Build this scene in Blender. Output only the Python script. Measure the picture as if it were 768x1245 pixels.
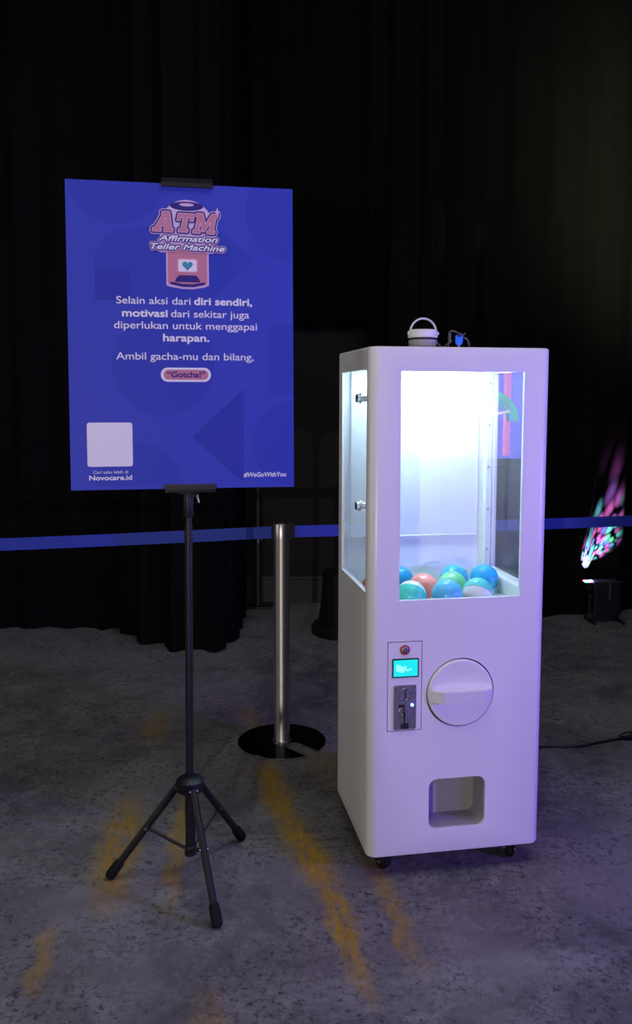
import bpy, bmesh, math, random
from mathutils import Vector, Matrix

random.seed(7)
for o in list(bpy.data.objects):
    bpy.data.objects.remove(o)
SC = bpy.context.scene
COL = SC.collection
PI = math.pi

# ------------------------------------------------------------------ camera
def make_camera():
    pitch, roll = 0.0893, 0.0022
    fwd = Vector((0, math.cos(pitch), -math.sin(pitch)))
    up = Vector((0, math.sin(pitch), math.cos(pitch)))
    right = Vector((1, 0, 0))
    r = right * math.cos(roll) + up * math.sin(roll)
    u = up * math.cos(roll) - right * math.sin(roll)
    cd = bpy.data.cameras.new('camera')
    cam = bpy.data.objects.new('camera', cd)
    COL.objects.link(cam)
    m = Matrix.Identity(4)
    for i in range(3):
        m[i][0], m[i][1], m[i][2] = r[i], u[i], -fwd[i]
    m[0][3], m[1][3], m[2][3] = 0, 0, 1.45
    cam.matrix_world = m
    cd.sensor_fit = 'VERTICAL'
    cd.sensor_height = 36
    cd.lens = 36 * 1045 / 1245
    cd.shift_y = -48.5 / 1245
    cd.clip_start = 0.05
    SC.camera = cam
make_camera()

# ------------------------------------------------------------------ world, lights, exposure
W = bpy.data.worlds.new('dark_hall')
SC.world = W
W.use_nodes = True
W.node_tree.nodes['Background'].inputs[0].default_value = (0.55, 0.6, 0.5, 1)
W.node_tree.nodes['Background'].inputs[1].default_value = 0.006
SC.view_settings.view_transform = 'Standard'
SC.view_settings.look = 'None'
SC.view_settings.gamma = 1
SC.view_settings.use_curve_mapping = False
SC.view_settings.exposure = 0.0

def aim(o, target):
    d = Vector(target) - o.location
    o.rotation_euler = d.to_track_quat('-Z', 'Y').to_euler()

def area(name, loc, target, sx, sy, power, color):
    l = bpy.data.lights.new(name, 'AREA')
    l.shape = 'RECTANGLE'; l.size = sx; l.size_y = sy
    l.energy = power; l.color = color
    o = bpy.data.objects.new(name, l); COL.objects.link(o)
    o.location = loc; aim(o, target)
    return o

def spot(name, loc, target, power, color, angle, blend=0.3, radius=0.02):
    l = bpy.data.lights.new(name, 'SPOT')
    l.energy = power; l.color = color; l.spot_size = math.radians(angle)
    l.spot_blend = blend; l.shadow_soft_size = radius
    o = bpy.data.objects.new(name, l); COL.objects.link(o)
    o.location = loc; aim(o, target)
    return o

LAMP = (-0.85, -2.0, 1.15)
area('ceiling_wash', (0.3, 1.5, 4.5), (0.2, 3.2, 0), 3.2, 2.0, 56, (1.0, 0.96, 0.99))
spot('warm_stage_lamp', LAMP, (-0.1, 3.2, 0.9), 205, (1.0, 0.89, 0.76), 62, 0.5, 0.006)
spot('violet_stage_lamp', (3.5, 0.9, 1.35), (-0.12, 2.45, 1.14), 345, (0.26, 0.125, 1.0), 62, 0.6, 0.06)
spot('green_wash_lamp', (3.6, 3.6, 2.2), (2.7, 5.6, 2.75), 560, (0.9, 1.0, 0.55), 66, 1.0, 0.05)
spot('beam_lamp', (3.4, 4.9, 2.62), (1.0, 5.35, 2.45), 90, (0.8, 1.0, 0.4), 9, 1.0, 0.02)
area('left_wash', (-4.2, 1.2, 1.7), (0.2, 2.6, 0.9), 1.4, 1.8, 15, (1.0, 0.97, 0.98))

# ------------------------------------------------------------------ materials
def srgb(r, g, b):
    def f(c):
        c /= 255
        return c / 12.92 if c <= 0.04045 else ((c + 0.055) / 1.055) ** 2.4
    return (f(r), f(g), f(b), 1)

def mat(name, color, rough=0.5, metal=0.0, spec=0.5, emit=None, estr=0.0, noise=0.0, nscale=20, bump=0.0, bscale=200):
    m = bpy.data.materials.new(name); m.use_nodes = True
    nt = m.node_tree; b = nt.nodes['Principled BSDF']
    c = color if len(color) == 4 else (*color, 1)
    b.inputs['Base Color'].default_value = c
    b.inputs['Roughness'].default_value = rough
    b.inputs['Metallic'].default_value = metal
    b.inputs['Specular IOR Level'].default_value = spec
    if emit:
        b.inputs['Emission Color'].default_value = emit if len(emit) == 4 else (*emit, 1)
        b.inputs['Emission Strength'].default_value = estr
    if noise or bump:
        tc = nt.nodes.new('ShaderNodeTexCoord')
    if noise:
        n = nt.nodes.new('ShaderNodeTexNoise'); n.inputs['Scale'].default_value = nscale
        n.inputs['Detail'].default_value = 6
        nt.links.new(tc.outputs['Object'], n.inputs['Vector'])
        mx = nt.nodes.new('ShaderNodeMix'); mx.data_type = 'RGBA'
        mx.inputs[6].default_value = tuple(x * (1 - noise) for x in c[:3]) + (1,)
        mx.inputs[7].default_value = tuple(min(1, x * (1 + noise)) for x in c[:3]) + (1,)
        nt.links.new(n.outputs['Fac'], mx.inputs[0]); nt.links.new(mx.outputs[2], b.inputs['Base Color'])
    if bump:
        n2 = nt.nodes.new('ShaderNodeTexNoise'); n2.inputs['Scale'].default_value = bscale
        nt.links.new(tc.outputs['Object'], n2.inputs['Vector'])
        bp = nt.nodes.new('ShaderNodeBump'); bp.inputs['Strength'].default_value = bump
        bp.inputs['Distance'].default_value = 0.002
        nt.links.new(n2.outputs['Fac'], bp.inputs['Height']); nt.links.new(bp.outputs['Normal'], b.inputs['Normal'])
    return m

def pane_mat(name, tint=(1, 1, 1), gain=1.0):
    m = bpy.data.materials.new(name); m.use_nodes = True
    nt = m.node_tree; nt.nodes.clear()
    out = nt.nodes.new('ShaderNodeOutputMaterial')
    tr = nt.nodes.new('ShaderNodeBsdfTransparent'); tr.inputs[0].default_value = (*tint, 1)
    gl = nt.nodes.new('ShaderNodeBsdfGlossy'); gl.inputs['Roughness'].default_value = 0.01
    fr = nt.nodes.new('ShaderNodeFresnel'); fr.inputs['IOR'].default_value = 1.5
    ge = nt.nodes.new('ShaderNodeNewGeometry'); mr = nt.nodes.new('ShaderNodeMapRange')
    mr.inputs[3].default_value = 1.5; mr.inputs[4].default_value = 1 / 1.5
    nt.links.new(ge.outputs['Backfacing'], mr.inputs[0]); nt.links.new(mr.outputs[0], fr.inputs['IOR'])
    mx = nt.nodes.new('ShaderNodeMixShader')
    nt.links.new(fr.outputs[0], mx.inputs[0]); nt.links.new(tr.outputs[0], mx.inputs[1])
    nt.links.new(gl.outputs[0], mx.inputs[2]); nt.links.new(mx.outputs[0], out.inputs[0])
    return m

def carpet_mat():
    m = bpy.data.materials.new('carpet'); m.use_nodes = True
    nt = m.node_tree; L = nt.links; b = nt.nodes['Principled BSDF']
    b.inputs['Roughness'].default_value = 0.95
    b.inputs['Specular IOR Level'].default_value = 0.15
    tc = nt.nodes.new('ShaderNodeTexCoord')
    def noise(scale, detail=5, rough=0.6, vec=None, dist=0.0):
        n = nt.nodes.new('ShaderNodeTexNoise')
        n.inputs['Scale'].default_value = scale; n.inputs['Detail'].default_value = detail
        n.inputs['Roughness'].default_value = rough; n.inputs['Distortion'].default_value = dist
        L.new(vec or tc.outputs['Object'], n.inputs['Vector'])
        return n.outputs['Fac']
    def math_(op, a, bb=None, clamp=False):
        n = nt.nodes.new('ShaderNodeMath'); n.operation = op; n.use_clamp = clamp
        for i, v in enumerate((a, bb)):
            if v is None: continue
            if isinstance(v, (int, float)): n.inputs[i].default_value = v
            else: L.new(v, n.inputs[i])
        return n.outputs[0]
    def ramp(fac, a, bb):
        n = nt.nodes.new('ShaderNodeMapRange'); n.inputs[1].default_value = a; n.inputs[2].default_value = bb
        L.new(fac, n.inputs[0]); return n.outputs[0]
    def mix(fac, c1, c2):
        n = nt.nodes.new('ShaderNodeMix'); n.data_type = 'RGBA'
        if isinstance(fac, (int, float)): n.inputs[0].default_value = fac
        else: L.new(fac, n.inputs[0])
        for i, c in ((6, c1), (7, c2)):
            if isinstance(c, tuple): n.inputs[i].default_value = (*c, 1)
            else: L.new(c, n.inputs[i])
        return n.outputs[2]
    big = noise(1.3, 5, 0.65, None, 0.8)
    mid = noise(7, 6, 0.7, None, 0.5)
    fine = noise(42, 4, 0.85)
    col = mix(ramp(big, 0.36, 0.64), (0.085, 0.081, 0.086), (0.185, 0.176, 0.176))
    col = mix(math_('MULTIPLY', ramp(mid, 0.45, 0.70), 0.6), col, (0.26, 0.25, 0.25))
    # dark flecks, denser in some patches
    fl = math_('MULTIPLY', ramp(fine, 0.50, 0.62), ramp(noise(3.5, 4, 0.65), 0.36, 0.56))
    col = mix(math_('MULTIPLY', fl, 0.85), col, (0.030, 0.028, 0.031))
    lt = ramp(noise(60, 3, 0.8), 0.56, 0.68)
    col = mix(math_('MULTIPLY', lt, 0.25), col, (0.34, 0.33, 0.33))
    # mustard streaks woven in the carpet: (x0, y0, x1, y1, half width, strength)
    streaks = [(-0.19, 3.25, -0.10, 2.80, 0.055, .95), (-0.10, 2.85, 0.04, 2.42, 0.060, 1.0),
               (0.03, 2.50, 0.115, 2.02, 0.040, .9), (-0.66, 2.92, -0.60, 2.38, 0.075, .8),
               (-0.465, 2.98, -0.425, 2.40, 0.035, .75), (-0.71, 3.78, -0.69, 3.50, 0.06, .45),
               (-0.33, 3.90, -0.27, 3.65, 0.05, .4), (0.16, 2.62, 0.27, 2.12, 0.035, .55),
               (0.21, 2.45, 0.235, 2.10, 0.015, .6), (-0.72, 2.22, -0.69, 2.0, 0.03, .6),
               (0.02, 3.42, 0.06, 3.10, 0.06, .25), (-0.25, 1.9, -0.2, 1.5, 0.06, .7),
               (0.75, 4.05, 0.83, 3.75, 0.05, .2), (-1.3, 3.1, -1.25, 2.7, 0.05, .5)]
    warp = nt.nodes.new('ShaderNodeTexNoise'); warp.inputs['Scale'].default_value = 9; warp.inputs['Detail'].default_value = 5
    L.new(tc.outputs['Object'], warp.inputs['Vector'])
    wv = nt.nodes.new('ShaderNodeVectorMath'); wv.operation = 'MULTIPLY_ADD'
    L.new(warp.outputs['Color'], wv.inputs[0]); wv.inputs[1].default_value = (0.09, 0.09, 0)
    L.new(tc.outputs['Object'], wv.inputs[2])
    tot = None
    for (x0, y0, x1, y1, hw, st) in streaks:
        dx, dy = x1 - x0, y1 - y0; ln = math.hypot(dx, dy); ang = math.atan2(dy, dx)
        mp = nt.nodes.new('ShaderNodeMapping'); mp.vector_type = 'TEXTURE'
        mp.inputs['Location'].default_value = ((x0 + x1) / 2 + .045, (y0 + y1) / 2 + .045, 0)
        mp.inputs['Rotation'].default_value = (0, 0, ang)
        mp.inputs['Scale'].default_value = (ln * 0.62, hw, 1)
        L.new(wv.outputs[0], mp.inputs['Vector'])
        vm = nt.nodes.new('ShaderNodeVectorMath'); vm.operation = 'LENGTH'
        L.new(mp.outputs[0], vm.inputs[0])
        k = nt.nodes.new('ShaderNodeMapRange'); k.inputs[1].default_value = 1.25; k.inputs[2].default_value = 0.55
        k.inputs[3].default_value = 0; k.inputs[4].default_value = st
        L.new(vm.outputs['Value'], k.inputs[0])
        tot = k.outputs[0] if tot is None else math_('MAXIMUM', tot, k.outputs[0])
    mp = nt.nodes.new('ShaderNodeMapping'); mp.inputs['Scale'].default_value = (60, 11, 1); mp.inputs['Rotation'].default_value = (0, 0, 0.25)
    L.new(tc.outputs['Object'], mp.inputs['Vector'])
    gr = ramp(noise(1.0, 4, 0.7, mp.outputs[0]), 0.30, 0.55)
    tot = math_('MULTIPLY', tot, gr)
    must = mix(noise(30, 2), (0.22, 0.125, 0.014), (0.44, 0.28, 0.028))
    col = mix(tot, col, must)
    L.new(col, b.inputs['Base Color'])
    bp = nt.nodes.new('ShaderNodeBump'); bp.inputs['Strength'].default_value = 0.35; bp.inputs['Distance'].default_value = 0.004
    L.new(noise(240, 2), bp.inputs['Height']); L.new(bp.outputs['Normal'], b.inputs['Normal'])
    return m

M = {}
M['carpet'] = carpet_mat()
M['wall'] = mat('wall_paint', (0.0075, 0.0052, 0.0035), 0.85, noise=.3, nscale=3)
M['skirting'] = mat('skirting_paint', (0.03, 0.028, 0.026), 0.6)
M['drape'] = mat('black_drape', (0.009, 0.0092, 0.0088), 0.92, spec=.1, noise=.35, nscale=6, bump=.3, bscale=120)
M['white'] = mat('white_enamel', (0.80, 0.80, 0.80), 0.32, spec=.5, noise=.02, nscale=4)
M['inner'] = mat('white_chamber', (0.84, 0.86, 0.88), 0.45)
M['led'] = mat('led_strip', (1, 1, 1), 0.4, emit=(0.58, 0.86, 1.0), estr=150)
M['pane'] = pane_mat('clear_acrylic', (0.985, 0.99, 0.99))
M['chrome'] = mat('chrome', (0.75, 0.75, 0.77), 0.16, 1)
M['steel'] = mat('brushed_steel', (0.66, 0.63, 0.63), 0.34, 1, noise=.06, nscale=60)
M['zinc'] = mat('cast_zinc', (0.42, 0.42, 0.43), 0.45, 1, noise=.25, nscale=90)
M['darkbase'] = mat('polished_dark_base', (0.035, 0.033, 0.033), 0.22, 1)
M['black'] = mat('black_plastic', (0.006, 0.006, 0.007), 0.5)
M['blackmet'] = mat('black_powder_coat', (0.006, 0.006, 0.008), 0.42, noise=.2, nscale=40)
M['rubber'] = mat('black_rubber', (0.005, 0.005, 0.005), 0.8, spec=.25)
M['gap'] = mat('dark_gap', (0.012, 0.011, 0.015), 0.7)
M['red'] = mat('red_ring', (0.45, 0.03, 0.04), 0.35)
M['screen'] = mat('lcd_screen', (0.0, 0.1, 0.1), 0.3, emit=(0.015, 0.80, 0.85), estr=1.0)
M['screenlit'] = mat('lcd_digits', (0.2, 0.4, 0.4), 0.3, emit=(0.30, 1.0, 1.0), estr=1.0)
M['blueled'] = mat('blue_led', (0.1, 0.2, 1), 0.3, emit=(0.12, 0.25, 1.0), estr=9)
M['belt'] = mat('blue_webbing', (0.022, 0.045, 0.36), 0.75, noise=.2, nscale=70, bump=.2, bscale=400)
M['cable'] = mat('black_cable', (0.010, 0.010, 0.011), 0.5)
M['greycable'] = mat('grey_cable', (0.09, 0.09, 0.095), 0.5)
M['bluecap'] = mat('blue_plastic', (0.03, 0.20, 0.85), 0.35)
M['chute'] = mat('grey_chute', (0.36, 0.35, 0.36), 0.5)
M['ivory'] = mat('white_plastic', (0.75, 0.75, 0.76), 0.4)
M['greyband'] = mat('grey_band', (0.30, 0.30, 0.31), 0.5, noise=.2, nscale=150)
M['diffuser'] = mat('frosted_lens', (0.45, 0.45, 0.46), 0.35)
# poster inks
M['pblue'] = mat('poster_blue', (0.040, 0.064, 0.47), 0.55, spec=.3)
M['pdark'] = mat('poster_dark_blue', (0.024, 0.042, 0.38), 0.55, spec=.3)
M['pmid'] = mat('poster_mid_blue', (0.031, 0.053, 0.43), 0.55, spec=.3)
M['pwhite'] = mat('poster_white', (0.88, 0.88, 0.88), 0.55, spec=.3)
M['ppink'] = mat('poster_dusty_pink', (0.60, 0.235, 0.30), 0.55, spec=.3)
M['prose'] = mat('poster_rose', (0.78, 0.40, 0.45), 0.55, spec=.3)
M['plilac'] = mat('poster_lilac', (0.70, 0.50, 0.68), 0.55, spec=.3)
M['pnavy'] = mat('poster_navy', (0.035, 0.022, 0.20), 0.55, spec=.3)
M['pteal'] = mat('poster_teal', (0.05, 0.34, 0.42), 0.55, spec=.3)
M['core'] = mat('foam_board_edge', (0.55, 0.55, 0.6), 0.7)

# ------------------------------------------------------------------ mesh helpers
def link(name, bm, material, parent=None, smooth=False, kind=None, shift=None):
    if shift is not None:
        bmesh.ops.translate(bm, verts=bm.verts, vec=shift)
    bmesh.ops.recalc_face_normals(bm, faces=bm.faces)
    me = bpy.data.meshes.new(name); bm.to_mesh(me); bm.free()
    return link_mesh(name, me, material, parent, smooth, kind)

def link_mesh(name, me, material, parent=None, smooth=False, kind=None):
    me.materials.clear()
    for mm in (material if isinstance(material, (list, tuple)) else [material]):
        me.materials.append(mm)
    if smooth:
        for p in me.polygons: p.use_smooth = True
        try: me.set_sharp_from_angle(angle=math.radians(38))
        except Exception: pass
    o = bpy.data.objects.new(name, me); COL.objects.link(o)
    if parent: o.parent = parent
    if kind: o['kind'] = kind
    return o

def tag(o, label, cat, group=None):
    o['label'] = label; o['category'] = cat
    if group: o['group'] = group
    return o

def thing(name, label, cat, loc=(0, 0, 0), rz=0, group=None):
    o = bpy.data.objects.new(name, None); COL.objects.link(o)
    o.empty_display_size = 0.1
    o.location = loc; o.rotation_euler = (0, 0, rz)
    return tag(o, label, cat, group)

def dup(root, loc, rot, label, group=None):
    r = root.copy(); COL.objects.link(r); r.location = loc; r.rotation_euler = rot
    r['label'] = label
    if group: r['group'] = group
    for ch in list(root.children):
        c = ch.copy(); COL.objects.link(c); c.parent = r
        for g in ch.children:
            d = g.copy(); COL.objects.link(d); d.parent = c
    return r

def box(bm, x0, x1, y0, y1, z0, z1, bev=0.0, seg=2):
    ret = bmesh.ops.create_cube(bm, size=1)
    vs = ret['verts']
    for v in vs:
        v.co = Vector(((x0 + x1) / 2 + v.co.x * (x1 - x0), (y0 + y1) / 2 + v.co.y * (y1 - y0), (z0 + z1) / 2 + v.co.z * (z1 - z0)))
    if bev:
        es = list({e for v in vs for e in v.link_edges})
        bmesh.ops.bevel(bm, geom=es, offset=bev, segments=seg, affect='EDGES', profile=0.5)
    return vs

def lathe(bm, prof, n=40, mtx=None, cap=True):
    """profile of (radius, height) turned round z"""
    rings = []
    for r, z in prof:
        rings.append([bm.verts.new((r * math.cos(2 * PI * k / n), r * math.sin(2 * PI * k / n), z)) for k in range(n)])
    for a, b in zip(rings, rings[1:]):
        for k in range(n):
            bm.faces.new((a[k], a[(k + 1) % n], b[(k + 1) % n], b[k]))
    if cap:
        bm.faces.new(rings[0][::-1]); bm.faces.new(rings[-1])
    if mtx is not None:
        for rg in rings:
            for v in rg: v.co = mtx @ v.co

def axis_mtx(p, d):
    q = Vector(d).to_track_quat('Z', 'Y')
    return Matrix.Translation(Vector(p)) @ q.to_matrix().to_4x4()

def rod(bm, p0, p1, r0, r1=None, n=20, bev=0.0):
    p0, p1 = Vector(p0), Vector(p1); L = (p1 - p0).length
    r1 = r0 if r1 is None else r1
    if bev: prof = [(r0 - bev, 0), (r0, bev), (r1, L - bev), (r1 - bev, L)]
    else: prof = [(r0, 0), (r1, L)]
    lathe(bm, prof, n, axis_mtx(p0, p1 - p0))

def smooth_path(pts, n=10):
    pts = [Vector(p) for p in pts]; out = []
    P = [pts[0]] + pts + [pts[-1]]
    for i in range(1, len(P) - 2):
        for k in range(n):
            t = k / n; a, b, c, d = P[i - 1], P[i], P[i + 1], P[i + 2]
            out.append(0.5 * ((2 * b) + (c - a) * t + (2 * a - 5 * b + 4 * c - d) * t * t + (3 * b - a - 3 * c + d) * t ** 3))
    out.append(pts[-1]); return out

def tube(bm, pts, r, n=10, ell=None):
    pts = [Vector(p) for p in pts]; rings = []
    prev = Vector((0, 0, 1)) if abs((pts[1] - pts[0]).normalized().z) < .9 else Vector((1, 0, 0))
    for i, p in enumerate(pts):
        t = (pts[min(i + 1, len(pts) - 1)] - pts[max(i - 1, 0)]).normalized()
        u = (prev - t * prev.dot(t)).normalized(); v = t.cross(u); prev = u
        ra, rb = ell if ell else (r, r)
        rings.append([bm.verts.new(p + u * ra * math.cos(2 * PI * k / n) + v * rb * math.sin(2 * PI * k / n)) for k in range(n)])
    for a, b in zip(rings, rings[1:]):
        for k in range(n): bm.faces.new((a[k], a[(k + 1) % n], b[(k + 1) % n], b[k]))
    bm.faces.new(rings[0][::-1]); bm.faces.new(rings[-1])

def prism(bm, poly, y0, y1, plane='xz'):
    """closed outline extruded: 'xz' outline along y, 'xy' outline along z"""
    def P(a, b, c): return (a, c, b) if plane == 'xz' else (a, b, c)
    A = [bm.verts.new(P(a, b, y0)) for a, b in poly]; B = [bm.verts.new(P(a, b, y1)) for a, b in poly]
    n = len(poly)
    for k in range(n): bm.faces.new((A[k], A[(k + 1) % n], B[(k + 1) % n], B[k]))
    bm.faces.new(A[::-1]); bm.faces.new(B)

def rrect(x0, x1, z0, z1, r, n=6):
    out = []
    for cx, cz, a0 in ((x1 - r, z1 - r, 0), (x0 + r, z1 - r, 90), (x0 + r, z0 + r, 180), (x1 - r, z0 + r, 270)):
        for k in range(n + 1):
            a = math.radians(a0 + 90 * k / n); out.append((cx + r * math.cos(a), cz + r * math.sin(a)))
    return out

def circle(cx, cz, r, n=48): return [(cx + r * math.cos(2 * PI * k / n), cz + r * math.sin(2 * PI * k / n)) for k in range(n)]

def boolean(bm_base, cutters):
    """carve cutters out of the base, returns a mesh"""
    me = bpy.data.meshes.new('carve')
    bmesh.ops.recalc_face_normals(bm_base, faces=bm_base.faces); bm_base.to_mesh(me); bm_base.free()
    o = bpy.data.objects.new('carve', me); COL.objects.link(o); tmp = []
    for c in cutters:
        bmesh.ops.recalc_face_normals(c, faces=c.faces)
        cm = bpy.data.meshes.new('cut'); c.to_mesh(cm); c.free()
        co = bpy.data.objects.new('cut', cm); COL.objects.link(co); tmp.append(co)
        md = o.modifiers.new('b', 'BOOLEAN'); md.operation = 'DIFFERENCE'; md.solver = 'EXACT'; md.object = co
    dg = bpy.context.evaluated_depsgraph_get(); dg.update()
    res = bpy.data.meshes.new_from_object(o.evaluated_get(dg))
    for t in tmp + [o]:
        d = t.data; bpy.data.objects.remove(t); bpy.data.meshes.remove(d)
    return res

# ------------------------------------------------------------------ setting
bm = bmesh.new()
for (a, b, c, d) in [(-5, -4, 5, 6.2)]:
    vs = [bm.verts.new(p) for p in ((a, b, 0), (c, b, 0), (c, d, 0), (a, d, 0))]; bm.faces.new(vs)
link('floor', bm, M['carpet'], kind='structure')
bm = bmesh.new(); box(bm, -5, 5, 5.95, 6.10, 0, 5.2)
link('wall_back', bm, M['wall'], kind='structure')
bm = bmesh.new(); box(bm, -5, 5, 5.925, 5.952, 0, 0.17, .004)
box(bm, -5, 5, 5.918, 5.952, .165, .186, .003)
link('baseboard_back', bm, M['skirting'], kind='structure')

def drape(name, label, path, z0, z1, amp, wl, hemf=None):
    """hanging pleated cloth following a plan path"""
    bm = bmesh.new(); path = [Vector((x, y, 0)) for x, y in path]
    seg = [(b - a).length for a, b in zip(path, path[1:])]; tot = sum(seg); n = int(tot / 0.018)
    cols = []; nz = 26
    for i in range(n + 1):
        s = tot * i / n; d = s; k = 0
        while k < len(seg) - 1 and d > seg[k]: d -= seg[k]; k += 1
        t = (path[k + 1] - path[k]).normalized(); p = path[k] + t * d; nrm = Vector((-t.y, t.x, 0))
        cols.append((s, p, nrm))
    front, grid = [], []
    for j in range(nz + 1):
        f = j / nz; z = z0 + (z1 - z0) * f ** 1.7; row = []
        for s, p, nrm in cols:
            ph = 2 * PI * s / wl + 0.9 * math.sin(s * 2.1) + .25 * math.sin(z * 1.3 + s)
            a = amp * (0.75 + 0.35 * math.sin(s * 3.7)) * (1 + .35 * (1 - f) ** 3)
            q = p + nrm * a * math.sin(ph) + nrm * 0.3 * a * math.sin(2.3 * ph + 1)
            hem = (hemf(s) if hemf else 0) * max(0, 1 - f * 6)
            row.append(bm.verts.new((q.x, q.y, z + hem)))
        grid.append(row)
    for r0, r1 in zip(grid, grid[1:]):
        for i in range(len(r0) - 1): bm.faces.new((r0[i], r0[i + 1], r1[i + 1], r1[i]))
    geom = bmesh.ops.solidify(bm, geom=list(bm.faces), thickness=0.004)
    o = link(name, bm, M['drape'], smooth=True)
    return tag(o, label, 'curtain', 'black drapes along the back of the hall')

drape('drape', 'black pleated drape behind the poster stand, its hem bulging forward on the carpet',
      [(-4.6, 5.24), (-1.22, 5.24), (-1.02, 4.95), (-.85, 4.82), (-.62, 4.75), (-.52, 4.80), (-.47, 5.05), (-.50, 5.72)], 0.004, 4.9, .035, .24,
      lambda s: .006 * math.sin(s * 9))
drape('drape', 'black pleated drape behind the machine and the coloured effect light',
      [(.34, 5.66), (.75, 5.44), (1.4, 5.50), (1.9, 5.66), (2.6, 5.80), (4.8, 5.80)], 0.004, 4.9, .03, .26,
      lambda s: .012 + .010 * math.sin(s * 11))

drape('dark_fill_drape', 'added black drape keeping the upper wall gap dark between the two long drapes',
      [(-.75, 5.86), (0, 5.84), (.7, 5.86)], 1.95, 4.9, .02, .2)  # black cloth added in place of the darkness on the upper wall
# thin upright of the drape frame, seen under the poster's right corner
t = thing('drape_upright', 'thin grey metal upright standing in the dark gap between the drapes', 'pole', (-.395, 5.80, 0))
bm = bmesh.new(); rod(bm, (0, 0, .012), (0, 0, 1.85), .016); link('pole', bm, mat('dull_metal', (.05, .05, .045), .5, .6), t, True)
bm = bmesh.new(); box(bm, -.1, .1, -.07, .07, 0, .014, .003); link('base_plate', bm, M['blackmet'], t)
bm = bmesh.new(); lathe(bm, [(.017, .44), (.025, .445), (.025, .49), (.017, .495)], 20); rod(bm, (.02, 0, .467), (.05, -.01, .467), .006); link('collar', bm, M['chrome'], t, True)

# low black round-based object in the dark, partly behind the machine
t = thing('drape_weight', 'black round-based weight in the dark behind the machine, left of it', 'weight', (.17, 5.17, 0))
bm = bmesh.new(); lathe(bm, [(.0, 0), (.185, 0), (.195, .008), (.195, .045), (.180, .062), (.0, .066)][1:-1], 48); link('base', bm, M['rubber'], t, True)
bm = bmesh.new(); lathe(bm, [(.155, .062), (.150, .10), (.135, .22), (.128, .36), (.118, .385), (.06, .392)], 48); link('body', bm, M['rubber'], t, True)

# ------------------------------------------------------------------ gacha machine
YAW = 0.1733; MW, MD, Z0, Z1 = .547, .45, .07, 1.589
ex = Vector((math.cos(YAW), math.sin(YAW), 0)); ey = Vector((-math.sin(YAW), math.cos(YAW), 0))
MO = Vector((.1546, 2.453, 0))
def mloc(x, y, z): return MO + ex * x + ey * y + Vector((0, 0, z))
SH = Vector((-MW / 2, -MD / 2, 0))
gm = thing('gacha_machine', 'tall white capsule vending machine with a glowing window, turn knob and castors', 'vending machine', mloc(MW / 2, MD / 2, 0), YAW)
def mpart(name, bm, material, parent=None, smooth=False):
    return link(name, bm, material, parent or gm, smooth, shift=SH)

R = .03
plan = []
for cx, cy, a0 in ((MW - R, R, -90), (R, R, 180)):
    if a0 == -90:
        for k in range(11): a = math.radians(-90 + 9 * k); plan.append((cx + R * math.cos(a), cy + R * math.sin(a)))
        plan += [(MW, MD - .004), (MW - .004, MD), (.004, MD), (0, MD - .004)]
    else:
        for k in range(11): a = math.radians(180 + 9 * k); plan.append((cx + R * math.cos(a), cy + R * math.sin(a)))
base = bmesh.new()
rings = []
for inset, z in ((.006, Z0), (.0018, Z0 + .0018), (0, Z0 + .006), (0, Z1 - .006), (.0018, Z1 - .0018), (.006, Z1)):
    cx0, cy0 = MW / 2, MD / 2
    rings.append([base.verts.new((cx0 + (x - cx0) * (1 - inset / cx0), cy0 + (y - cy0) * (1 - inset / cy0), z)) for x, y in plan])
for a, b in zip(rings, rings[1:]):
    for k in range(len(plan)): base.faces.new((a[k], a[(k + 1) % len(plan)], b[(k + 1) % len(plan)], b[k]))
base.faces.new(rings[0][::-1]); base.faces.new(rings[-1])
WX0, WX1, WZ0, WZ1 = .0904, .4633, .8515, 1.5189
SY0, SY1, SZ0, SZ1 = .046, .397, .870, 1.5245
CZ = .800
KX, KZ, KR = .2825, .566, .1025
cut = []
c = bmesh.new(); box(c, .015, MW - .015, .012, .436, CZ, 1.560); cut.append(c)
c = bmesh.new(); box(c, WX0, WX1, -.02, .03, WZ0, WZ1); cut.append(c)
c = bmesh.new(); box(c, -.02, .03, SY0, SY1, SZ0, SZ1); cut.append(c)
c = bmesh.new(); box(c, MW - .03, MW + .02, SY0, SY1 + .012, SZ0 - .012, SZ1); cut.append(c)
c = bmesh.new(); prism(c, rrect(.189, .3665, .146, .302,   .026), -.02, .100); cut.append(c)
c = bmesh.new(); prism(c, circle(KX, KZ, KR + .003, 64), -.02, .012); cut.append(c)
c = bmesh.new(); box(c, .0570, .1630, -.02, .004, .4585, .7295); cut.append(c)
c = bmesh.new(); box(c, -.01, .0025, .0745, .0770, .12, .835); cut.append(c)       # seams of the lower side door
c = bmesh.new(); box(c, -.01, .0025, .0745, .44, .1185, .121); cut.append(c)
c = bmesh.new(); box(c, -.01, .002, .0310, .0335, Z0 + .01, Z1 - .01); cut.append(c)
me = boolean(base, cut)
bmx = bmesh.new(); bmx.from_mesh(me); bpy.data.meshes.remove(me)
cab = mpart('cabinet', bmx, M['white'], smooth=True)

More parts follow.
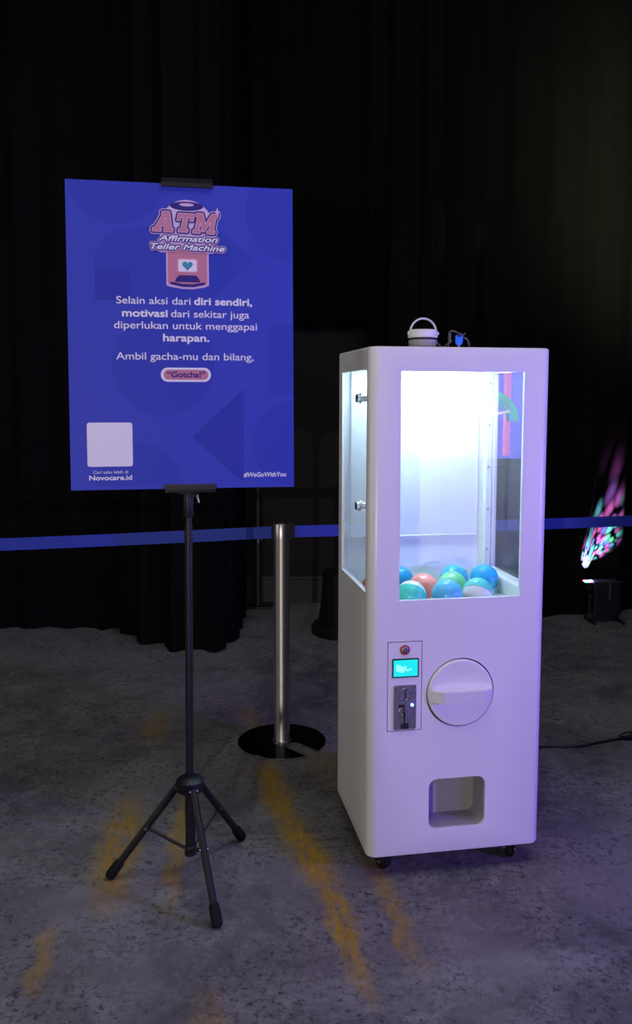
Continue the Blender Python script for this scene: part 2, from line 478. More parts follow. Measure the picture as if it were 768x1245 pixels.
# chamber fittings
bm = bmesh.new(); box(bm, .0155, MW - .0155, .4335, .4359, CZ + .001, 1.559); bp_ = mpart('back_panel', bm, M['inner'])
bm = bmesh.new()
prism(bm, rrect(.042, .4805, .9735, 1.548, .004, 3), .4285, .4336)
sp = mpart('service_door', bm, M['inner'], bp_)
bm = bmesh.new()
for (x0, x1, z0, z1) in ((.036, .042, .967, 1.549), (.4805, .4865, .967, 1.549), (.042, .4805, .967, .9735)):
    box(bm, x0, x1, .4265, .4336, z0, z1, .0012, 1)
mpart('door_trim', bm, M['white'], bp_)
bm = bmesh.new(); box(bm, .5085, .5305, .412, .4334, CZ + .001, 1.559, .002, 1); st = mpart('corner_strip', bm, M['white'])
for z in (.92, 1.06, 1.205, 1.35, 1.49):
    bm = bmesh.new(); lathe(bm, [(.0042, 0), (.0042, .0012), (.0025, .0028)], 14, axis_mtx((.5175, .4119, z), (0, -1, 0)))
    mpart('screw', bm, M['zinc'], st, True)
bm = bmesh.new(); box(bm, .505, .5315, .02, .410, CZ + .001, .856, .004, 2); led = mpart('side_ledge', bm, M['white'])
for y in (.30, .335):
    bm = bmesh.new(); lathe(bm, [(.004, 0), (.004, .0012), (.0025, .0025)], 14, axis_mtx((.5049, y, .842), (-1, 0, 0))); mpart('screw', bm, M['zinc'], led, True)
bm = bmesh.new(); box(bm, .06, .44, .30, .345, 1.548, 1.5595, .003, 2); lh = mpart('lamp_housing', bm, M['ivory'])
bm = bmesh.new(); box(bm, .07, .43, .306, .339, 1.5455, 1.5482); mpart('led_strip', bm, M['led'], lh)

# panes
bm = bmesh.new(); box(bm, WX0 + .0005, WX1 - .0005, .003, .006, WZ0 + .0005, WZ1 - .0005); mpart('front_pane', bm, M['pane'])
bm = bmesh.new()
prism(bm, [(WX0, WZ0), (WX1, WZ0), (WX1, WZ1), (WX0, WZ1)], .0066, .0112); 
bm.free()
bm = bmesh.new(); box(bm, .004, .007, SY0 + .0005, SY1 - .0005, SZ0 + .0005, SZ1 - .0005); pl = mpart('side_pane', bm, M['pane'])
bm = bmesh.new(); box(bm, MW - .007, MW - .004, SY0 + .0005, SY1 + .0115, SZ0 - .0115, SZ1 - .0005); mpart('side_pane', bm, M['pane'])
for z in (1.4405, 1.116):
    bm = bmesh.new()
    mx = axis_mtx((.004, .136, z), (-1, 0, 0))
    lathe(bm, [(.0155, 0), (.0165, .001), (.0165, .0035), (.0135, .0045), (.0135, .013), (.0115, .0155), (.005, .0158), (.004, .0145)], 28, mx)
    lk = mpart('cam_lock', bm, M['chrome'], pl, True)
    bm = bmesh.new(); lathe(bm, [(.010, .007), (.010, .022), (.007, .024)], 20, axis_mtx((0, .136, z), (1, 0, 0)))
    box(bm, .022, .0245, .129, .170, z - .007, z + .007, .002, 1)
    mpart('cam_bolt', bm, M['zinc'], pl, True)

# turn knob
bm = bmesh.new()
prof = [(KR - .0015, .010), (KR - .0015, -.004), (KR - .004, -.0072), (KR - .009, -.008), (.080, -.0055), (.040, -.0042), (.0015, -.004)]
lathe(bm, [(r, -y) for r, y in prof], 72, axis_mtx((KX, 0, KZ), (0, -1, 0)))
kn = mpart('turn_knob', bm, M['white'], None, True)
bm = bmesh.new()
zc = KZ - .002
pr = [(-.092, .002), (-.084, .020), (-.060, .034), (.070, .034), (.090, .024), (.096, .002)]
A = [bm.verts.new((KX + x, -y - .002, zc + .017)) for x, y in pr]; Bv = [bm.verts.new((KX + x, -y * .86 - .002, zc - .021)) for x, y in pr]
for k in range(len(pr) - 1): bm.faces.new((A[k], A[k + 1], Bv[k + 1], Bv[k]))
bm.faces.new((A[-1], A[0], Bv[0], Bv[-1])); bm.faces.new(A[::-1]); bm.faces.new(Bv)
bmesh.ops.bevel(bm, geom=[e for e in bm.edges], offset=.002, segments=2, affect='EDGES')
mpart('grip_bar', bm, M['white'], kn, False)
bm = bmesh.new(); lathe(bm, [(KR + .0026, .0095), (KR + .0026, .0115)], 64, axis_mtx((KX, .021, KZ), (0, -1, 0))); mpart('knob_recess', bm, M['gap'], None)

# coin panel
bm = bmesh.new()
box(bm, .0572, .1628, .0012, .0038, .4587, .7293); mpart('panel_gap', bm, M['gap'])
bm = bmesh.new(); prism(bm, rrect(.0590, .1608, .4608, .7275, .002, 3), -.0004, .0030)
cp = mpart('coin_panel', bm, M['white'])
cp['label'] = 'inset control panel with button, display and coin slot'
bx, bz = .1095, .7045
bm = bmesh.new(); lathe(bm, [(.0150, 0), (.0150, .003), (.0135, .0045), (.0108, .0045), (.0105, .003)], 32, axis_mtx((bx, -.0004, bz), (0, -1, 0))); bt = mpart('power_button', bm, M['red'], cp, True)
bm = bmesh.new(); lathe(bm, [(.0104, 0), (.0104, .0038), (.009, .0044)], 28, axis_mtx((bx, -.0004, bz), (0, -1, 0))); mpart('button_face', bm, M['zinc'], cp, True)
bm = bmesh.new()
tube(bm, [(bx + .0058 * math.sin(a), -.0049, bz + .0058 * math.cos(a)) for a in [math.radians(40 + 280 * k / 20) for k in range(21)]], .0009, 6)
box(bm, bx - .0009, bx + .0009, -.0057, -.0044, bz + .001, bz + .0075); mpart('power_symbol', bm, M['gap'], cp)
bm = bmesh.new(); prism(bm, rrect(.0715, .1515, .6215, .6785, .002, 3), -.0032, -.0002); sb = mpart('display_frame', bm, M['black'], cp)
bm = bmesh.new(); box(bm, .0750, .1480, -.0040, -.0030, .6255, .6745); mpart('display', bm, M['screen'], cp)
bm = bmesh.new()
for (x0, x1, z0, z1) in ((.083, .090, .641, .662), (.091, .097, .638, .660), (.098, .107, .637, .655), (.109, .113, .642, .658), (.115, .121, .640, .648), (.123, .131, .643, .648)):
    prism(bm, rrect(x0, x1, z0, z1, .0025, 3), -.0043, -.0039)
mpart('display_segments', bm, M['screenlit'], cp)
bm = bmesh.new(); prism(bm, rrect(.0765, .1445, .4640, .5985, .005, 4), -.0060, -.0002)
bmesh.ops.bevel(bm, geom=[e for e in bm.edges if abs(e.verts[0].co.y + .006) < 1e-5 and abs(e.verts[1].co.y + .006) < 1e-5], offset=.0015, segments=2, affect='EDGES')
ca = mpart('coin_acceptor', bm, M['zinc'], cp)
bm = bmesh.new()
box(bm, .1085, .1125, -.0064, -.005, .555, .588)                       # coin slit
box(bm, .0905, .1060, -.0064, -.005, .532, .541); box(bm, .1050, .1095, -.0064, -.005, .500, .540)
box(bm, .1065, .1110, -.0064, -.005, .478, .512)
mpart('slit', bm, M['gap'], cp)
bm = bmesh.new(); prism(bm, rrect(.098, .122, .4665, .484, .004, 4), -.0064, -.005); mpart('return_cup', bm, M['gap'], cp)
bm = bmesh.new(); tube(bm, [(.1105 + .017 * math.sin(a), -.0062, .571 + .017 * math.cos(a)) for a in [2 * PI * k / 28 for k in range(29)]], .0016, 6); mpart('slot_ring', bm, M['chrome'], cp, True)
bm = bmesh.new(); tube(bm, smooth_path([(.093, -.0065, .520), (.101, -.010, .528), (.109, -.0095, .520), (.114, -.0065, .508)], 5), .003, 8); mpart('coin_gate', bm, M['chrome'], cp, True)
bm = bmesh.new(); box(bm, .0985, .1035, -.014, -.005, .484, .515, .0015, 1); mpart('return_lever', bm, M['zinc'], cp)
bm = bmesh.new(); lathe(bm, [(.0045, 0), (.0045, .002), (.003, .003)], 16, axis_mtx((.1320, -.0060, .5385), (0, -1, 0))); mpart('indicator_light', bm, M['blueled'], cp, True)
for (x, z) in ((.0815, .592), (.1395, .592), (.0815, .470), (.1395, .470)):
    bm = bmesh.new(); lathe(bm, [(.0035, 0), (.0035, .001), (.002, .0022)], 12, axis_mtx((x, -.006, z), (0, -1, 0))); mpart('screw', bm, M['chrome'], cp, True)

# prize chute: lining behind the rounded opening
bm = bmesh.new(); prism(bm, rrect(.1905, .365, .1475, .3005, .025), .097, .0999); mpart('chute_back', bm, M['chute'])
bm = bmesh.new(); O1 = rrect(.1894, .3661, .1464, .3016, .0256); I1 = rrect(.1912, .3643, .1482, .2998, .0238)
q = [[bm.verts.new((x, y, z)) for x, z in pl_] for pl_, y in ((O1, .006), (I1, .006), (I1, .097), (O1, .097))]
for a_, b_ in zip(q, q[1:] + q[:1]):
    for k in range(len(a_)): bm.faces.new((a_[k], a_[(k + 1) % len(a_)], b_[(k + 1) % len(a_)], b_[k]))
mpart('chute_lining', bm, M['chute'])

# castors
for (x, y, a) in ((.07, .06, .5), (.475, .06, -.5), (.06, .39, .2), (.475, .39, .2)):
    bm = bmesh.new()
    mx = Matrix.Translation((x, y, 0)) @ Matrix.Rotation(a, 4, 'Z')
    box(bm, -.026, .026, -.030, .030, .0655, .0700, .001, 1)
    lathe(bm, [(.016, .058), (.018, .060), (.018, .066)], 20)
    for s in (-1, 1): 
        vs = box(bm, s * .0150 - .0015, s * .0150 + .0015, -.012, .020, .018, .060, .0008, 1)
    box(bm, -.0165, .0165, -.012, .020, .055, .0595)
    bmesh.ops.transform(bm, matrix=mx, verts=bm.verts)
    cs = mpart('caster', bm, M['black'])
    bm = bmesh.new(); lathe(bm, [(.012, -.012), (.023, -.011), (.025, -.007), (.025, .007), (.023, .011), (.012, .012)], 32, Matrix.Translation((0, .008, .025)) @ Matrix.Rotation(PI / 2, 4, 'Y'))
    bmesh.ops.transform(bm, matrix=mx, verts=bm.verts); mpart('wheel', bm, M['rubber'], cs, True)
    bm = bmesh.new(); lathe(bm, [(.005, -.0185), (.005, .0185)], 12, Matrix.Translation((0, .008, .025)) @ Matrix.Rotation(PI / 2, 4, 'Y'))
    bmesh.ops.transform(bm, matrix=mx, verts=bm.verts); mpart('axle_bolt', bm, M['chrome'], cs, True)

# ------------------------------------------------------------------ capsules in the window
def capsule_mats(c):
    return mat('capsule_shell', c, .18, spec=.5)
CR = .047
def make_capsule(color, lower, name='prize_capsule'):
    t = bpy.data.objects.new(name, None); COL.objects.link(t); t.empty_display_size = .03
    up = [(CR * math.cos(math.radians(a)), CR * math.sin(math.radians(a))) for a in range(2, 90, 5)] + [(.0008, CR)]
    bm = bmesh.new(); lathe(bm, [(CR + .0008, -.003), (CR + .0008, .002)] + up, 36); link('upper_shell', bm, capsule_mats(color), t, True)
    bm = bmesh.new(); lathe(bm, [(CR - .0006, -.0025)] + [(r * .985, -z * .985) for r, z in up], 36); link('lower_shell', bm, capsule_mats(lower), t, True)
    return t
WHT = (.82, .84, .85)
caps = [  # x, y (machine), z, tilt, colour, lower colour, label
    (.4550, .272, .8475, (.5, .3, 0), (.04, .42, .78), (.05, .50, .85), 'blue capsule at the right end of the window, beside the ledge'),
    (.3560, .285, .8475, (.3, -.5, 0), (.07, .50, .66), (.10, .60, .62), 'teal-blue capsule just left of the large blue one at the right end'),
    (.2150, .168, .8475, (.9, .4, 0), (.90, .33, .28), (.92, .42, .38), 'salmon pink capsule in the middle of the window'),
    (.1700, .285, .8475, (.2, .7, 0), (.02, .34, .75), (.03, .40, .80), 'deep blue capsule at the window\'s left edge, behind the pink one'),
    (.1480, .074, .8475, (2.2, .5, 0), (.10, .72, .60), WHT, 'mint green capsule half hidden by the sill at the window\'s left corner'),
    (.2600, .070, .8475, (.6, -.4, 0), (.12, .52, .80), WHT, 'sky blue capsule at the sill in front of the pink one'),
    (.3600, .076, .8475, (-.7, .4, 0), (.12, .66, .64), WHT, 'turquoise capsule at the sill right of the sky blue one'),
    (.0640, .180, .8475, (.4, 1.2, 0), (.85, .16, .11), (.88, .20, .15), 'coral red capsule behind the left side pane'),
    (.3140, .180, .8475, (.4, .2, 0), (.22, .70, .38), (.30, .72, .45), 'green capsule between the pink and the teal-blue ones'),
]
for (x, y, z, rot, c1, c2, lb) in caps:
    o = make_capsule(c1, c2)
    o.location = mloc(x, y, z); o.rotation_euler = rot
    tag(o, lb, 'capsule', 'capsules in the machine window')

# ------------------------------------------------------------------ on top of the machine
p = mloc(.205, .176, Z1)
t = thing('camping_lantern', 'small white round lantern with an arched handle on top of the machine', 'lantern', p, YAW)
bm = bmesh.new(); lathe(bm, [(.040, 0), (.044, .003), (.044, .010), (.042, .012), (.042, .020), (.0435, .021), (.0435, .029), (.042, .030)], 48); link('base', bm, M['greyband'], t, True)
bm = bmesh.new(); lathe(bm, [(.0405, .030), (.0405, .036)], 48); link('dark_band', bm, M['gap'], t, True)
bm = bmesh.new(); lathe(bm, [(.042, .036), (.0455, .038), (.0455, .054), (.044, .058), (.038, .061), (.010, .062)], 48); link('cap', bm, M['ivory'], t, True)
bm = bmesh.new()
arc = [(.041 * math.cos(a), -.004, .052 + .043 * math.sin(a)) for a in [PI * k / 24 for k in range(25)]]
tube(bm, arc, .004, 10, (.003, .0055)); link('handle', bm, M['ivory'], t, True)
for s in (-1, 1):
    bm = bmesh.new(); rod(bm, (s * .041, -.004, .050), (s * .0485, -.004, .050), .005, None, 14); link('pivot', bm, M['ivory'], t, True)

t = thing('usb_cable', 'blue plug on a tangled grey cable on top of the machine beside the lantern', 'cable', mloc(.300, .165, Z1), YAW)
bm = bmesh.new()
pts = smooth_path([(-.050, .01, .022), (-.030, .005, .006), (-.018, 0, .006), (-.012, .01, .030), (-.014, .0, .052), (-.002, -.004, .058), (.018, .004, .050), (.030, .0, .040), (.045, .002, .032), (.052, .0, .010), (.050, .004, .004), (.030, .012, .003), (.0, .02, .003), (-.03, .02, .004), (-.010, .014, .022), (-.002, .006, .030)], 8)
tube(bm, pts, .0026, 8); link('cord', bm, M['greycable'], t, True)
bm = bmesh.new(); tube(bm, smooth_path([(.018, -.004, .052), (.028, -.004, .046), (.036, -.002, .052)], 6), .0022, 8); link('loose_end', bm, M['greycable'], t, True)
bm = bmesh.new(); box(bm, -.016, -.010, -.006, .006, .020, .052, .002, 2); link('ferrite', bm, M['greycable'], t)
bm = bmesh.new(); prism(bm, [(.007, .018), (.012, .014), (.018, .014), (.023, .018), (.026, .024), (.026, .044), (.022, .046), (.008, .046), (.004, .044), (.004, .024)], -.010, -.002)
bl = link('plug', bm, M['bluecap'], t)
bm = bmesh.new(); prism(bm, [(.0135, .003), (.0165, .003), (.0185, .0145), (.0115, .0145)], -.008, -.004); link('plug_tip', bm, M['ivory'], t)
bm = bmesh.new(); prism(bm, [(.009, .040), (.021, .040), (.021, .0455), (.009, .0455)], -.0108, -.0098); link('plug_socket', bm, M['gap'], t)

# ------------------------------------------------------------------ poster
PW, PH, PT = .6254, .8493, .006
e = Vector((math.cos(.1844), math.sin(.1844), 0)); nn = Vector((-.1833, .9825, -.033)).normalized(); u = nn.cross(e) * -1
u = e.cross(nn)
poster = bpy.data.objects.new('poster', None); COL.objects.link(poster)
mw = Matrix.Identity(4)
for i in range(3): mw[i][0], mw[i][1], mw[i][2] = e[i], nn[i], u[i]
mw.translation = Vector((-.3713, 2.4262, 1.1852))
poster.matrix_world = mw
tag(poster, 'blue printed poster board with a pink capsule machine emblem, clipped upright on the tripod stand', 'poster')
bm = bmesh.new(); box(bm, -PW / 2, PW / 2, 0, PT, 0, PH)
bd = link('board', bm, [M['core'], M['pblue']], poster)
for pg in bd.data.polygons:
    if pg.normal.y < -.5: pg.material_index = 1
LAY = .00022
def flat(poly, layer, clip=True):
    """outline -> bmesh face just in front of the board, clipped to the sheet"""
    P = [Vector(q) for q in poly]
    if clip:
        for ax, lim, sg in ((0, -PW / 2 + .001, 1), (0, PW / 2 - .001, -1), (1, .001, 1), (1, PH - .001, -1)):
            out = []
            for i in range(len(P)):
                a, b = P[i - 1], P[i]; ia, ib = (a[ax] - lim) * sg >= 0, (b[ax] - lim) * sg >= 0
                if ia != ib: out.append(a + (b - a) * ((lim - a[ax]) / (b[ax] - a[ax])))
                if ib: out.append(b)
            P = out
    bm = bmesh.new(); bm.faces.new([bm.verts.new((q[0], -LAY * layer, q[1])) for q in P]); return bm
def shape(name, poly, layer, m, parent): return link(name, flat(poly, layer), m, parent)

patt = None
bm = bmesh.new()
def join(bm, polys, layer):
    for q in polys:
        b2 = flat(q, layer); vs = [bm.verts.new(v.co) for v in b2.faces[:][0].verts] if False else None
        b2.faces.ensure_lookup_table()
        bm.faces.new([bm.verts.new(v.co) for v in b2.faces[0].verts]); b2.free()
def half(cx, cz, r, a0, a1, n=32): return [(cx + r * math.cos(math.radians(a0 + (a1 - a0) * k / n)), cz + r * math.sin(math.radians(a0 + (a1 - a0) * k / n))) for k in range(n + 1)]
join(bm, [circle(-.1767, .8675, .1335), circle(-.1407, .6255, .0987) , circle(-.0549, .3478, .1424), half(-.1278, .0114, .1188, 0, 180)], 1)
patt = link('round_pattern', bm, M['pmid'], poster)
bm = bmesh.new()
join(bm, [[(-.139, .7243), (.0756, .7505), (.2045, .645), (.0732, .5288), (-.1407, .5270)]], 2); 
join(bm, [circle(.3164, .7806, .1393), circle(.3129, .1257, .1217), [(.2409, .4649), (.3127, .4649), (.3127, .2658), (.2409, .2658)]], 1)
link('arrow_pattern', bm, M['pmid'], poster)
bm = bmesh.new()
join(bm, [[(.0227, .1467), (.1686, .2819), (.1663, .0159)]], 3)
link('triangle_pattern', bm, M['pdark'], poster)
bm = bmesh.new(); join(bm, [[(-.2382, .6137), (-.1423, .6137), (-.1423, .5263), (-.2382, .5263)]], 3)
link('square_pattern', bm, M['pdark'], poster)

_dg = bpy.context.evaluated_depsgraph_get
def outline_mesh(body=None, polys=None, shear=0, offset=0):
    if body is not None:
        cu = bpy.data.curves.new('t', 'FONT'); cu.body = body; cu.size = 1; cu.shear = shear
    else:
        cu = bpy.data.curves.new('t', 'CURVE'); cu.dimensions = '2D'; cu.fill_mode = 'BOTH'
        for q in polys:
            sp = cu.splines.new('POLY'); sp.points.add(len(q) - 1); sp.use_cyclic_u = True
            for k, (x, y) in enumerate(q): sp.points[k].co = (x, y, 0, 1)
    cu.offset = offset
    o = bpy.data.objects.new('t', cu); COL.objects.link(o)
    dg = _dg(); dg.update()
    me = bpy.data.meshes.new_from_object(o.evaluated_get(dg))
    bpy.data.objects.remove(o); bpy.data.curves.remove(cu)
    return me
def bbox(me):
    xs = [v.co.x for v in me.vertices]; ys = [v.co.y for v in me.vertices]
    return min(xs), max(xs), min(ys), max(ys)
_h = outline_mesh('H'); CAP = bbox(_h)[3]; bpy.data.meshes.remove(_h)
def thicken(me, r, n=8):
    """same glyphs repeated on a small circle: a heavier stroke or an outline"""
    if r <= 0: return me
    vs = [v.co.copy() for v in me.vertices]; fs = [tuple(p.vertices) for p in me.polygons]
    V, Fc = [], []
    for i_, (dx, dy) in enumerate([(0, 0)] + [(r * math.cos(2 * PI * k / n), r * math.sin(2 * PI * k / n)) for k in range(n)]):
        o_ = len(V); V += [(v.x + dx, v.y + 8e-6 * i_, v.z + dy) for v in vs]; Fc += [tuple(i + o_ for i in f) for f in fs]
    m2 = bpy.data.meshes.new('t'); m2.from_pydata(V, [], Fc); bpy.data.meshes.remove(me); return m2
def lettering(body, x0, x1, zb, cap, m, parent, layer=4, bold=0.0, shear=0, slope=0.0, name='lettering', n=8):
    """one printed line of text from x0 to x1 with its baseline at zb; bold is a stroke growth in metres"""
    me = outline_mesh(body, shear=shear); a, b, _, _ = bbox(me)
    s = (x1 - x0) / (b - a); sz = cap / CAP
    for v in me.vertices:
        x = x0 + (v.co.x - a) * s; v.co = Vector((x, -LAY * layer, zb + v.co.y * sz + (x - x0) * slope))
    return link_mesh(name, thicken(me, bold, n), m, parent)
pw = M['pwhite']
lettering('Selain aksi dari', -.1818, .0216, .5170, .0195, pw, poster, bold=.00025)
lettering('diri sendiri,', .0322, .1940, .5175, .0195, pw, poster, bold=.0010)
lettering('motivasi', -.1659, -.0431, .4820, .0195, pw, poster, bold=.0010)
lettering('dari sekitar juga', -.0325, .1860, .4820, .0195, pw, poster, bold=.00025)
lettering('diperlukan untuk menggapai', -.1890, .2082, .4488, .0195, pw, poster, bold=.00025)
lettering('harapan.', -.0551, .0720, .4150, .0195, pw, poster, bold=.0010)
lettering('Ambil gacha-mu dan bilang,', -.1843, .1979, .3630, .0195, pw, poster, bold=.00025)
lettering('Cari tahu lebih di', -.2519, -.1575, .0455, .0085, pw, poster, bold=.0)
lettering('Novocare.id', -.2626, -.1472, .0275, .0125, pw, poster, bold=.0006)
lettering('#WeGoWithYou', .1671, .2894, .0306, .0125, pw, poster, bold=.0004, shear=.12)
pill = shape('pill_outline', rrect(-.0635, .0765, .3015, .3412, .0195, 10), 4, pw, poster)
shape('pill_fill', rrect(-.0555, .0690, .3075, .3353, .0138, 10), 5, M['ppink'], pill)
lettering('\u201cGotcha!\u201d', -.0455, .0595, .3145, .0150, M['pnavy'], pill, 6, bold=.0008)
shape('blank_card', rrect(-.2672, -.1437, .0650, .1876, .007, 5), 4, pw, poster)

# emblem: a capsule machine under lettering
emb = shape('emblem', [(x, z) for x, z in half(.0139, .7330, .0735, 0, 180)] + [(-.0620, .66), (-.0445, .66), (-.0445, .570), (-.034, .566), (0, .5605), (.030, .5605), (.062, .566), (.0735, .572), (.0735, .66), (.088, .66)], 4, M['plilac'], poster)
shape('emblem_dome', half(.0139, .7330, .0685, 0, 180) + [(-.05, .70), (.08, .70)], 5, mat('poster_pale', (.72, .62, .78), .55, spec=.3), emb)
shape('emblem_lens', half(.0139, .786, .045, 180, 360) [::1] and [(.0139 + .046 * math.cos(a), .7890 + (.0125 if math.sin(a) > 0 else .0125) * math.sin(a)) for a in [2 * PI * k / 40 for k in range(40)]], 6, M['pnavy'], emb)
shape('emblem_shine', [(.0139 + .020 * math.cos(a), .7930 + .0045 * math.sin(a)) for a in [2 * PI * k / 24 for k in range(24)]], 7, M['plilac'], emb)
shape('emblem_body', [(-.0395, .680), (-.0395, .576), (-.036, .572), (.064, .572), (.0685, .576), (.0685, .680)], 6, M['ppink'], emb)
shape('emblem_base', [(-.0340, .5805), (-.0325, .5725), (0, .5660), (.030, .5660), (.0605, .5725), (.0625, .5805), (.030, .5745), (0, .5745)], 7, M['pnavy'], emb)
shape('emblem_slot', [(-.0215, .5795), (-.0175, .590), (-.0090, .5985), (.0380, .5985), (.0455, .590), (.0495, .5795)], 7, M['pnavy'], emb)
shape('emblem_card', rrect(-.0140, .0425, .6065, .6445, .005, 4), 7, M['prose'], emb)
shape('emblem_card', rrect(-.0105, .0392, .6090, .6420, .004, 4), 8, pw, emb)
hp = []
for k in range(48):
    a = 2 * PI * k / 48
    hp.append((.0143 + .0145 * (math.sin(a) ** 3), .6255 + .0145 * (13 * math.cos(a) - 5 * math.cos(2 * a) - 2 * math.cos(3 * a) - math.cos(4 * a)) / 16))
shape('emblem_heart', hp, 9, M['pteal'], emb)

# big slab-serif letters, sheared, drawn three times as outline layers
def slab(letter):
    if letter == 'A':
        return [[(0, 0), (.42, 0), (.42, .16), (.33, .16), (.36, .27), (.62, .27), (.65, .16), (.56, .16), (.56, 0), (1.0, 0), (1.0, .16), (.92, .16), (.66, 1.0), (.30, 1.0), (.30, .84), (.36, .84), (.10, .16), (0, .16)],
                [(.42, .43), (.58, .43), (.50, .74)]]
    if letter == 'T':
        return [[(.22, 0), (.78, 0), (.78, .16), (.64, .16), (.64, .82), (.80, .82), (.80, .62), (.98, .62), (.98, 1.0), (.02, 1.0), (.02, .62), (.20, .62), (.20, .82), (.36, .82), (.36, .16), (.22, .16)]]
    return [[(0, 0), (.40, 0), (.40, .16), (.30, .16), (.30, .62), (.52, .10), (.64, .10), (.90, .64), (.90, .16), (.80, .16), (.80, 0), (1.24, 0), (1.24, .16), (1.14, .16), (1.14, .84), (1.24, .84), (1.24, 1.0), (.88, 1.0), (.62, .46), (.36, 1.0), (0, 1.0), (0, .84), (.10, .84), (.10, .16), (0, .16)]]
SHR = .26
def slab_word(layer, m, off, name):
    for ch, x0, w, zb, h in (('A', -.0815, .056, .7165, .0545), ('T', -.0205, .046, .7180, .0500), ('M', .0300, .0600, .7165, .0545)):
        polys = []
        for q in slab(ch):
            q = q[::-1]
            polys.append([(x0 + x * w * (1 if ch != 'M' else 1 / 1.24) + SHR * z * h * .8, zb + z * h - .020 * (x0 + x * w)) for x, z in q])
        me = outline_mesh(polys=polys)
        for v in me.vertices: v.co = Vector((v.co.x, -LAY * layer, v.co.y))
        link_mesh(name, thicken(me, off, 16), m, emb)
slab_word(10, M['plilac'], .0082, 'letter_outline'); slab_word(11, M['pnavy'], .0060, 'letter_outline'); slab_word(12, M['plilac'], .0018, 'letter_outline'); slab_word(13, M['ppink'], .0, 'letter')
for body, x0, x1, zb, sl in (('Affirmation', -.0640, .0985, .6925, -.008), ('Teller Machine', -.0860, .1180, .6690, -.010)):
    for layer, m, off in ((14, M['plilac'], .0056), (15, M['pnavy'], .0039), (16, pw, .0007)):
        lettering(body, x0, x1, zb, .0150, m, emb, layer, off, .30, sl, 'letter_outline' if layer < 16 else 'lettering', 12)
sx, sz = .0985, .776
shape('emblem_sparkle', [(sx, sz + .013), (sx + .003, sz + .003), (sx + .010, sz), (sx + .003, sz - .003), (sx, sz - .013), (sx - .003, sz - .003), (sx - .010, sz), (sx - .003, sz + .003)], 14, M['plilac'], emb)

# ------------------------------------------------------------------ tripod poster stand
SX, SY = -.3745, 2.474
stand = thing('poster_stand', 'black tripod sign stand holding the blue poster, three splayed legs on the carpet', 'sign stand', (SX, SY, 0), 0)
bm = bmesh.new(); rod(bm, (0, 0, .30), (.004, .004, 1.07), .0118, None, 24); link('lower_pole', bm, M['blackmet'], stand, True)
bm = bmesh.new(); rod(bm, (.004, .004, 1.05), (.008, .012, 2.035), .0095, None, 24); link('upper_pole', bm, M['blackmet'], stand, True)
bm = bmesh.new(); lathe(bm, [(.0125, 1.095), (.0150, 1.100), (.0150, 1.178), (.0125, 1.182)], 28, Matrix.Translation((.004, .004, 0))); link('collar', bm, M['black'], stand, True)
bm = bmesh.new(); rod(bm, (.014, -.004, 1.165), (.034, -.012, 1.160), .005, None, 14); rod(bm, (.030, -.010, 1.163), (.038, -.013, 1.140), .0035, .003, 12)
kb = link('locking_lever', bm, M['chrome'], stand, True)
# hub
bm = bmesh.new(); lathe(bm, [(.020, .318), (.030, .314), (.040, .306), (.0415, .292), (.040, .276), (.030, .268), (.018, .266)], 36); link('hub', bm, M['black'], stand, True)
bm = bmesh.new(); rod(bm, (0, 0, .272), (0, 0, .092), .0150, None, 24); lathe(bm, [(.0165, .086), (.0175, .088), (.0175, .100), (.0165, .102)], 24); link('centre_tube', bm, M['blackmet'], stand, True)
bm = bmesh.new(); lathe(bm, [(.012, .072), (.018, .074), (.018, .086), (.012, .088)], 24); link('end_cap', bm, M['black'], stand, True)
feet = [(-.612 - SX, 2.463 - SY), (-.268 - SX, 2.228 - SY), (-.243 - SX, 2.690 - SY)]
for fx, fy in feet:
    d = Vector((fx, fy, 0)).normalized()
    top = d * .036 + Vector((0, 0, .288)); ft = Vector((fx, fy, .017))
    ax = (ft - top).normalized()
    bm = bmesh.new(); rod(bm, top, ft - ax * .02, .0108, None, 20); lg = link('leg', bm, M['blackmet'], stand, True)
    bm = bmesh.new(); lathe(bm, [(.0125, 0), (.0150, .004), (.0158, .040), (.0150, .054), (.009, .060)], 24, axis_mtx(ft - ax * .046, ax)); link('rubber_foot', bm, M['rubber'], lg, True)
    mid = top + (ft - top) * .47
    bm = bmesh.new(); tube(bm, [mid, d * .018 + Vector((0, 0, .094))], .005, 8, (.0055, .0032)); link('brace', bm, M['blackmet'], stand)
    side = Vector((-d.y, d.x, 0))
    for q in (top + ax * .004, mid):
        bm = bmesh.new(); rod(bm, q - side * .0125, q + side * .0125, .0035, None, 10); link('rivet', bm, M['chrome'], lg, True)
# clips gripping the board (poster coordinates carried into the stand)
inv = Matrix.Translation((-SX, -SY, 0)) @ mw
for (x0, x1, z0, z1) in ((-.0560, .0870, PH - .006, PH + .014), (-.0565, .0875, -.012, .0125)):
    bm = bmesh.new()
    zl, zh = (z0, z1)
    lip = .010 if z0 > .5 else 0
    box(bm, x0, x1, -.0085, -.0035, (z0 - .004) if z0 > .5 else (z0), z1, .0015, 1)
    box(bm, x0, x1, PT + .001, PT + .012, z0, z1, .0015, 1)
    if z0 > .5: box(bm, x0, x1, -.0085, PT + .012, PH + .001, z1, .0015, 1)
    else: box(bm, x0, x1, -.0085, PT + .012, z0, -.001, .0015, 1)
    xm = (x0 + x1) / 2
    if z0 > .5: box(bm, xm - .012, xm + .012, PT + .004, .050, z0 - .004, z1 - .004, .001, 1)
    else: box(bm, xm - .035, xm + .012, PT + .004, .050, z0 - .004, z1 - .012, .001, 1)
    bmesh.ops.transform(bm, matrix=inv, verts=bm.verts)
    link('clip', bm, M['black'], stand)

